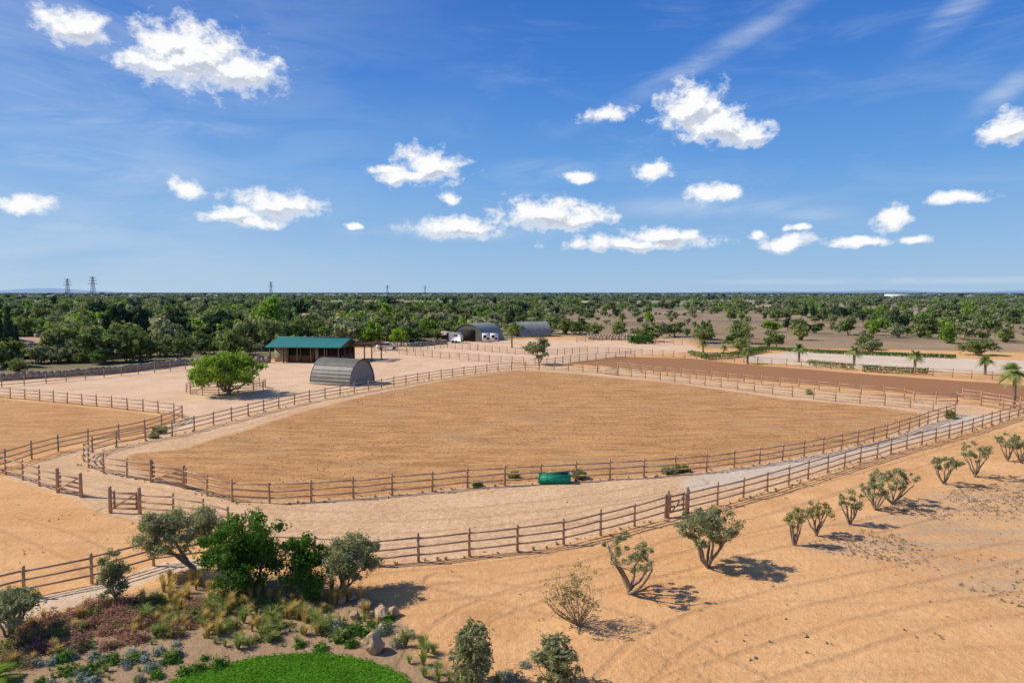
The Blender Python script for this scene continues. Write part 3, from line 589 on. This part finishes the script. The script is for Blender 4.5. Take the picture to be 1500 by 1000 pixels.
b=B(); rid=4.05; V=[(-6.8,-4.5,2.75),(6.8,-4.5,2.75),(6.8,0,rid),(-6.8,0,rid),(-6.8,4.2,2.75),(6.8,4.2,2.75)]
b.add(V,[(0,1,2,3),(3,2,5,4)]); V2=[(x,y,z-.14) for x,y,z in V]; b.add(V2,[(3,2,1,0),(4,5,2,3)]); b.add(V+V2,[(0,6,7,1),(1,7,8,2),(2,8,11,5),(0,3,9,6),(3,4,10,9),(4,5,11,10)])
tube(b,[(-6.85,0,rid+.03),(6.85,0,rid+.03)],.1,6); b.obj('roof',[M_roof],parent=st_)
b=B()
for xx in (-6.5,6.5):
    V=[(xx,-3.9,2.6),(xx,3.9,2.6),(xx,.05,rid-.2),(xx,-.05,rid-.2)]; b.add(V,[(0,1,2,3)])
for xx in np.linspace(-6.4,6.4,17):
    tube(b,[(xx,-4.4,2.6),(xx,0,rid-.22)],.06,4)
b.obj('gables_and_rafters',[M_woodd],parent=st_)
cxx,cyy=G(522,529); cn=empty('timber_canopy',(cxx,cyy+2.5,0),math.radians(-9)); b=B()
for xx in (-3.2,0,3.2):
    for yy in (-2.4,2.4): tube(b,[(xx,yy,0),(xx,yy,2.5)],.12,8)
for yy in (-2.4,2.4): box(b,(0,yy,2.58),(7.2,.18,.18))
for xx in (-3.2,0,3.2): box(b,(xx,0,2.76),(.15,5.4,.15)); tube(b,[(xx,-2.7,2.86),(xx,0,3.7)],.08,4); tube(b,[(xx,2.7,2.86),(xx,0,3.7)],.08,4); tube(b,[(xx,0,2.8),(xx,0,3.7)],.08,4)
b.obj('posts_and_trusses',[M_woodd],parent=cn)
b=B()
for xx in np.linspace(-3.6,3.6,16): box(b,(xx,0,3.0),(.12,6.0,.14))
V=[(-3.7,-.2,3.5),(1.0,-.2,3.2),(1.0,3.1,2.95),(-3.7,3.1,3.1)]; V2=[(x,y,z-.1) for x,y,z in V]; b.add(V+V2,[(0,1,2,3),(7,6,5,4),(0,4,5,1),(1,5,6,2),(2,6,7,3),(3,7,4,0)])
b.obj('canopy_slats',[M_woodd],parent=cn)

def house(name,u,v,W,D,hh,rz,wall,flat=False):
    x,y=G(u,v); e=empty(name,(x,y,0),rz)
    b=B(); box(b,(0,0,hh/2),(W,D,hh))
    if not flat: b.add([(-W/2,-D/2,hh),(-W/2,D/2,hh),(-W/2,.01,hh+D*.2),(-W/2,-.01,hh+D*.2),(W/2,-D/2,hh),(W/2,D/2,hh),(W/2,.01,hh+D*.2),(W/2,-.01,hh+D*.2)],[(0,1,2,3),(4,7,6,5)])
    b.obj('walls',[wall],parent=e); b=B()
    if flat: box(b,(0,0,hh+.15),(W+.3,D+.3,.3))
    else:
        V=[(-W/2-.3,-D/2-.4,hh-.05),(W/2+.3,-D/2-.4,hh-.05),(W/2+.3,0,hh+D*.2+.1),(-W/2-.3,0,hh+D*.2+.1),(-W/2-.3,D/2+.4,hh-.05),(W/2+.3,D/2+.4,hh-.05)]; b.add(V,[(0,1,2,3),(3,2,5,4)]); V2=[(a,c,z-.15) for a,c,z in V]; b.add(V2,[(3,2,1,0),(4,5,2,3)]); b.add(V+V2,[(0,6,7,1),(0,3,9,6),(1,7,8,2),(2,8,11,5),(3,4,10,9),(4,5,11,10)])
        box(b,(W*.25,D*.1,hh+D*.25),(.7,.7,1))
    b.obj('roof',[M_tile if not flat else wall],parent=e); b=B()
    for xx in np.linspace(-W*.38,W*.38,4): box(b,(xx,-D/2-.01,hh*.55),(.9,.06,1.1))
    box(b,(W*.13,-D/2-.01,1.05),(1,.07,2.1)); b.obj('windows_and_door',[M_dark],parent=e)
house('farm_house',515,492,7,5,2.8,.1,M_wall); house('farm_house',553,498,8,5,2.6,-.1,M_wall,True); house('farm_house',866,447,22,9,3.6,0,M_wall,True); house('farm_house',1318,437,50,20,8,0,M_white,True)
house('farm_house',42,524,5.5,4,2.9,.15,M_white); house('farm_house',602,474,10,6,3.4,.1,M_tile,True); house('farm_house',232,492,7,5,3.8,.2,M_wall); house('farm_house',470,482,11,6,3.9,.1,M_wall)
house('small_outbuilding',655,500,2.6,2.2,2.1,.1,M_wall,True)
def stonewall(px,h=1.0,w=.5):
    Q=evenline(GP(px),.8); b=B()
    for q0,q1 in zip(Q[:-1],Q[1:]):
        m2=(q0+q1)/2; d=q1-q0; hh=h*rng.uniform(.88,1.08); box(b,(m2[0],m2[1],hh/2-.03),(np.linalg.norm(d)*.995,w*rng.uniform(.9,1.1),hh+.06),math.atan2(d[1],d[0]))
    return b.obj('dry_stone_wall',[M_stone])
stonewall([(-150,562),(0,557),(90,552),(180,545),(275,534),(395,531)]); stonewall([(560,507),(600,508),(655,503)],.9)
stonewall([(862,497),(940,499)],.9,.8); stonewall([(860,494),(935,495)],.9,.8)
for u,v in ((712,502),(724,502)):
    x,y=G(u,v); e=empty('notice_board',(x,y,0),.05); b=B(); box(b,(0,0,1.35),(1.9,.06,1.9)); b.obj('panel',[M_white],parent=e); b=B(); box(b,(-.3,-.045,1.5),(.7,.02,.7)); box(b,(.45,-.045,1.0),(.6,.02,.5)); b.obj('printed_logo',[M_dark],parent=e)
    b=B(); tube(b,[(-.9,.09,0),(-.9,.09,2.35)],.05,6); tube(b,[(.9,.09,0),(.9,.09,2.35)],.05,6); b.obj('posts',[M_steel],parent=e)
def car(name,u,v,rz,mat,sc_=1):
    x,y=G(u,v); e=empty(name,(x,y,0),rz); b=B()
    prof=[(-2.15,.35),(-2.2,.85),(-1.95,1.0),(-1.7,1.5),(.3,1.55),(1.1,1.05),(2.0,.92),(2.2,.6),(2.15,.35)]
    n=len(prof); V=[(a,sg*.85,z) for sg in (-1,1) for a,z in prof]; F=[(i,i+1,n+i+1,n+i) for i in range(n-1)]+[(0,n,n+n-1,n-1)]
    for o_ in (0,n): F+=[(o_+0,o_+1,o_+7,o_+8),(o_+1,o_+2,o_+6,o_+7),(o_+2,o_+3,o_+4,o_+5)]
    b.add(V,F); b.obj('body',[mat],parent=e)
    b=B()
    for sg in (-1,1): box(b,(-.6,sg*.86,1.25),(1.9,.02,.38))
    box(b,(.72,0,1.32),(.04,1.5,.5),tilt=Matrix.Rotation(-1.0,3,'Y')); b.obj('windows',[M_glass],parent=e)
    b=B()
    for xx in (-1.35,1.35):
        for yy in (-.8,.8): tube(b,[(xx,yy-.12,.33),(xx,yy+.12,.33)],.33,8)
    b.obj('wheels',[M_tyre],parent=e)
car('parked_car',567,512,.3,M_white)
def horse_trailer(u,v,rz):
    x,y=G(u,v); e=empty('horse_trailer',(x,y,0),rz); b=B()
    prof=[(-1.5,.45),(-1.5,2.2),(-1.3,2.4),(1.0,2.4),(1.45,1.9),(1.5,.45)]; n=6; V=[(a,sg*.85,z) for sg in (-1,1) for a,z in prof]
    F=[(i,i+1,n+i+1,n+i) for i in range(n-1)]+[(0,n,2*n-1,n-1)]
    for o_ in (0,n): F+=[(o_,o_+1,o_+4,o_+5),(o_+1,o_+2,o_+3,o_+4)]
    b.add(V,F); b.obj('box_body',[M_white],parent=e); b=B()
    for xx in (-.45,.35):
        for yy in (-.9,.9): tube(b,[(xx,yy-.1,.32),(xx,yy+.1,.32)],.32,8)
    b.obj('wheels',[M_tyre],parent=e); b=B(); tube(b,[(1.5,-.5,.5),(2.6,0,.5)],.05,6); tube(b,[(1.5,.5,.5),(2.6,0,.5)],.05,6); tube(b,[(2.5,0,0),(2.5,0,.6)],.04,6); b.obj('drawbar',[M_steel],parent=e)
    b=B(); box(b,(.2,-.865,1.8),(.9,.02,.35)); b.obj('window',[M_glass],parent=e)
horse_trailer(668,502,-.3)
x,y=G(812,706); e=empty('water_trough',(x,y,0),math.radians(4)); b=B(); L_,W_,h_=1.95,.7,.5
box(b,(0,0,.06),(L_,W_,.1)); box(b,(0,-W_/2,.27),(L_+.004,.06,h_)); box(b,(0,W_/2,.27),(L_+.004,.06,h_)); box(b,(-L_/2,0,.27),(.06,W_-.06,h_)); box(b,(L_/2,0,.27),(.06,W_-.06,h_))
for q in (-W_/2-.01,W_/2+.01): box(b,(0,q,h_+.035),(L_+.1,.1,.03))
for xx in (-.5,0,.5): box(b,(xx,-W_/2-.04,.27),(.05,.03,.44))
b.obj('tub',[M_trough],parent=e); b=B(); box(b,(0,0,.42),(L_-.08,W_-.08,.02)); b.obj('water_surface',[M_glass],parent=e)
def pylon(u,d,h):
    x=(u-750)/1000*d; b=B(); w0=h*.11; w1=h*.02; t=.0075*h
    def c(z,i):
        w_=w0+(w1-w0)*min(1,z/(h*.9)); return (x+w_*(1 if i in(0,1) else -1),d+w_*(1 if i in (1,2) else -1),z)
    for i in range(4): tube(b,[c(0,i),c(h*.5,i),c(h,i)],t,4)
    zs=np.linspace(0,h,9)
    for a,e_ in zip(zs[:-1],zs[1:]):
        for i in range(4): tube(b,[c(a,i),c(e_,(i+1)%4)],t*.6,4); tube(b,[c(a,(i+1)%4),c(e_,i)],t*.6,4)
    for z,l in ((h*.66,.24),(h*.80,.2),(h*.93,.15)):
        for sg in (-1,1): tube(b,[(x,d,z),(x+sg*h*l,d,z+.01*h)],t,4); tube(b,[(x,d,z+h*.05),(x+sg*h*l,d,z+.01*h)],t*.7,4)
    return b.obj('electricity_pylon',[M_steel])
pylon(101,1500,42); pylon(138,1400,44); pylon(398,2600,52); pylon(568,3600,50); pylon(623,4000,50)
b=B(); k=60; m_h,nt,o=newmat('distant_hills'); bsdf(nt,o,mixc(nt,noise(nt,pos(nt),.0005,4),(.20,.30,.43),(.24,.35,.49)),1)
for (u0,u1,d,hm,sd) in ((-500,165,22000,190,1),(1000,2400,30000,150,3)):
    us=np.linspace(u0,u1,k); r=np.random.default_rng(sd); hp=hm*np.clip(np.sin(np.linspace(0,math.pi,k))**.5*(.55+.3*np.sin(us*.03)+.2*np.sin(us*.011+1)),0,2)+r.normal(0,2,k)
    V=[((u-750)/1000*d,d,-5) for u in us]+[((u-750)/1000*d,d+900,max(h_,0)) for u,h_ in zip(us,hp)]+[((u-750)/1000*d,d+3000,-5) for u in us]
    b.add(V,[(i,i+1,k+i+1,k+i) for i in range(k-1)]+[(k+i,k+i+1,2*k+i+1,2*k+i) for i in range(k-1)])
b.obj('distant_hills',[m_h],smooth=True)

# ---------------------------------------------------------------- camera
cd=bpy.data.cameras.new('camera'); cam=bpy.data.objects.new('camera',cd); scene.collection.objects.link(cam)
cd.sensor_fit='HORIZONTAL'; cd.sensor_width=36; cd.lens=24; cd.clip_start=.5; cd.clip_end=120000
cam.location=(0,0,H); cam.rotation_euler=(math.pi/2-TH,0,0); scene.camera=cam
# ---------------------------------------------------------------- sun
EL=math.radians(42); sd=Vector((-1.0,.12,0)).normalized()*math.cos(EL)+Vector((0,0,math.sin(EL)))
ld=bpy.data.lights.new('sun','SUN'); ld.energy=5.0; ld.angle=math.radians(.53); ld.color=(1,.94,.84)
so=bpy.data.objects.new('sun',ld); scene.collection.objects.link(so); so.rotation_euler=(-sd).to_track_quat('-Z','Y').to_euler()
# ---------------------------------------------------------------- world
w=bpy.data.worlds.new('World'); scene.world=w; w.use_nodes=True; nt=w.node_tree; nt.nodes.clear()
def dirang(u,v):
    x=(u-750)/1000; yc=(500-v)/1000; d=Vector((x,math.cos(TH)+yc*math.sin(TH),-math.sin(TH)+yc*math.cos(TH))).normalized()
    return math.atan2(d.x,d.y),math.asin(d.z)
CUM=[(282,80,72,34),(345,106,62,22),(228,95,52,13),(255,60,28,15),(105,38,38,17),(1018,158,46,28),(1045,184,46,20),(1092,196,34,13),(885,168,36,8),(1485,187,32,16),(628,244,46,21),(600,256,42,10),(562,246,24,5),(278,276,23,9),(35,297,44,9),(405,300,62,16),(345,314,40,11),(375,326,30,8),(672,332,62,14),(800,312,70,19),(855,322,40,11),(925,356,96,10),(970,344,54,11),(956,250,22,13),(848,257,19,7),(1040,283,36,11),(1155,355,32,10),(1260,353,42,6),(1303,318,21,14),(1345,350,20,5),(1405,292,36,7),(1167,334,16,4),(1110,345,10,6),(660,288,13,8),(515,330,11,4)]
CIR=[(90,240,230,40,-6),(60,165,170,18,4),(290,190,150,18,-4),(1030,303,170,15,0),(1060,70,240,13,24),(1400,20,60,16,35),(1470,135,60,12,35),(260,318,170,18,-4),(790,252,90,16,6),(1200,311,60,9,0),(60,330,150,8,-2),(1320,411,260,4,0),(640,340,200,12,0),(180,110,140,14,30)]
sep=nt.nodes.new('ShaderNodeSeparateXYZ'); tc=nt.nodes.new('ShaderNodeTexCoord').outputs['Generated']; nt.links.new(tc,sep.inputs[0])
az_=mth(nt,'ARCTAN2',sep.outputs[0],sep.outputs[1]); el_=mth(nt,'ARCSINE',sep.outputs[2])
cb=nt.nodes.new('ShaderNodeCombineXYZ'); nt.links.new(az_,cb.inputs[0]); nt.links.new(el_,cb.inputs[1]); V=cb.outputs[0]
nz=nt.nodes.new('ShaderNodeTexNoise'); nz.inputs['Scale'].default_value=24; nz.inputs['Detail'].default_value=2; nt.links.new(V,nz.inputs[0])
Vw=vmth(nt,'ADD',V,vmth(nt,'MULTIPLY',vmth(nt,'SUBTRACT',nz.outputs['Color'],(.5,.5,.5)),(.032,.018,0)))
def blobs(vec,lst,k_,op='SMOOTH_MAX'):
    acc=None
    for (u,v,hw,hh) in lst:
        a,e_=dirang(u,v); sx_=1/(hw/1000*math.cos(a)*1.24); sy_=1/(hh/1000*1.34)
        l=mth(nt,'SUBTRACT',1.0,vmth(nt,'LENGTH',vmth(nt,'MULTIPLY_ADD',vec,(sx_,sy_,0),(-a*sx_,-e_*sy_,0)),out=1))
        acc=l if acc is None else (mth(nt,'SMOOTH_MAX',acc,l,k_) if k_ else mth(nt,'MAXIMUM',acc,l))
    return mth(nt,'MAXIMUM',acc,-1.5)
def fb(vec): return noise(nt,vmth(nt,'MULTIPLY',vec,(1,1.25,1)),38,7,.64,.1)
big=[c_ for c_ in CUM if c_[2]*c_[3]>400]
n0=fb(V); Vs=vmth(nt,'ADD',V,(-.004,.008,0)); n1=fb(Vs)
b0=blobs(Vw,CUM,.2)
b1=blobs(vmth(nt,'ADD',Vw,(-.005,.010,0)),big,.2)
d0=mth(nt,'ADD',b0,mth(nt,'MULTIPLY',mth(nt,'SUBTRACT',n0,.5),2.3))
alpha=sm(nt,d0,-.12,.66)
diff=mth(nt,'ADD',mth(nt,'MULTIPLY',mth(nt,'SUBTRACT',n1,n0),2.4),mth(nt,'MULTIPLY',mth(nt,'SUBTRACT',mth(nt,'MAXIMUM',b1,0),mth(nt,'MAXIMUM',b0,0)),2.0))
shade=mth(nt,'MULTIPLY',sm(nt,diff,-.18,.42),sm(nt,d0,.1,.7))
ccol=mixc(nt,mth(nt,'MULTIPLY',shade,.95),(1.0,1.0,1.0),(.52,.58,.69))
acc=None
for (u,v,hw,hh,rt) in CIR:
    a,e_=dirang(u,v)
    if abs(rt)<9:
        sx_=1/(hw/1000*1.2); sy_=1/(hh/1000*1.5); vv=vmth(nt,'MULTIPLY_ADD',V,(sx_,sy_,0),(-a*sx_,-e_*sy_,0))
    else:
        mp=nt.nodes.new('ShaderNodeMapping'); mp.vector_type='TEXTURE'; nt.links.new(V,mp.inputs[0])
        mp.inputs['Location'].default_value=(a,e_,0); mp.inputs['Rotation'].default_value=(0,0,math.radians(rt)); mp.inputs['Scale'].default_value=(hw/1000*1.2,hh/1000*1.5,1); vv=mp.outputs[0]
    l=mth(nt,'SUBTRACT',1.0,vmth(nt,'LENGTH',vv,out=1)); acc=l if acc is None else mth(nt,'MAXIMUM',acc,l)
mp=nt.nodes.new('ShaderNodeMapping'); nt.links.new(V,mp.inputs[0]); mp.inputs['Rotation'].default_value=(0,0,math.radians(-8)); mp.inputs['Scale'].default_value=(3.5,14,1)
cn_=noise(nt,mp.outputs[0],1.4,6,.6,.6)
cm=mth(nt,'MULTIPLY',mth(nt,'MULTIPLY',sm(nt,acc,-.15,1.0),sm(nt,cn_,.30,.74)),.50)
base_=mth(nt,'MULTIPLY',mth(nt,'MULTIPLY',sm(nt,cn_,.45,.8),.14),sm(nt,el_,.0,.12))
veil=mth(nt,'MULTIPLY',mth(nt,'MULTIPLY',sm(nt,az_,.1,-.75),.30),sm(nt,cn_,.2,.7))
cm=mth(nt,'MAXIMUM',mth(nt,'MAXIMUM',cm,base_),veil)
sky=nt.nodes.new('ShaderNodeTexSky'); sky.sky_type='NISHITA'; sky.sun_disc=False; sky.sun_elevation=EL; sky.sun_rotation=math.radians(277); sky.altitude=50; sky.air_density=1.0; sky.dust_density=.5; sky.ozone_density=1.5
bg1=nt.nodes.new('ShaderNodeBackground'); nt.links.new(sky.outputs[0],bg1.inputs[0]); bg1.inputs[1].default_value=.09
rp=nt.nodes.new('ShaderNodeValToRGB'); nt.links.new(el_,rp.inputs[0]); cr_=rp.color_ramp
cr_.elements[0].position=0; cr_.elements[0].color=(.38,.57,.80,1); cr_.elements[1].position=.9; cr_.elements[1].color=(.015,.10,.44,1)
for p_,c_ in ((.06,(.28,.50,.80,1)),(.17,(.13,.36,.78,1)),(.30,(.05,.22,.68,1)),(.42,(.028,.155,.57,1))):
    q=cr_.elements.new(p_); q.color=c_
bgc=nt.nodes.new('ShaderNodeBackground'); nt.links.new(rp.outputs[0],bgc.inputs[0]); bgc.inputs[1].default_value=1.0
m0=nt.nodes.new('ShaderNodeMixShader'); m0.inputs[0].default_value=.88; nt.links.new(bg1.outputs[0],m0.inputs[1]); nt.links.new(bgc.outputs[0],m0.inputs[2])
bg2=nt.nodes.new('ShaderNodeBackground'); bg2.inputs[0].default_value=(.80,.89,1,1); bg2.inputs[1].default_value=.88
bg3=nt.nodes.new('ShaderNodeBackground'); nt.links.new(ccol,bg3.inputs[0]); bg3.inputs[1].default_value=.98
m1=nt.nodes.new('ShaderNodeMixShader'); nt.links.new(cm,m1.inputs[0]); nt.links.new(m0.outputs[0],m1.inputs[1]); nt.links.new(bg2.outputs[0],m1.inputs[2])
m2=nt.nodes.new('ShaderNodeMixShader'); nt.links.new(alpha,m2.inputs[0]); nt.links.new(m1.outputs[0],m2.inputs[1]); nt.links.new(bg3.outputs[0],m2.inputs[2])
wo=nt.nodes.new('ShaderNodeOutputWorld'); nt.links.new(m2.outputs[0],wo.inputs[0])
scene.view_settings.view_transform='Standard'; scene.view_settings.look='None'; scene.view_settings.exposure=0
print('ground verts',len(P))
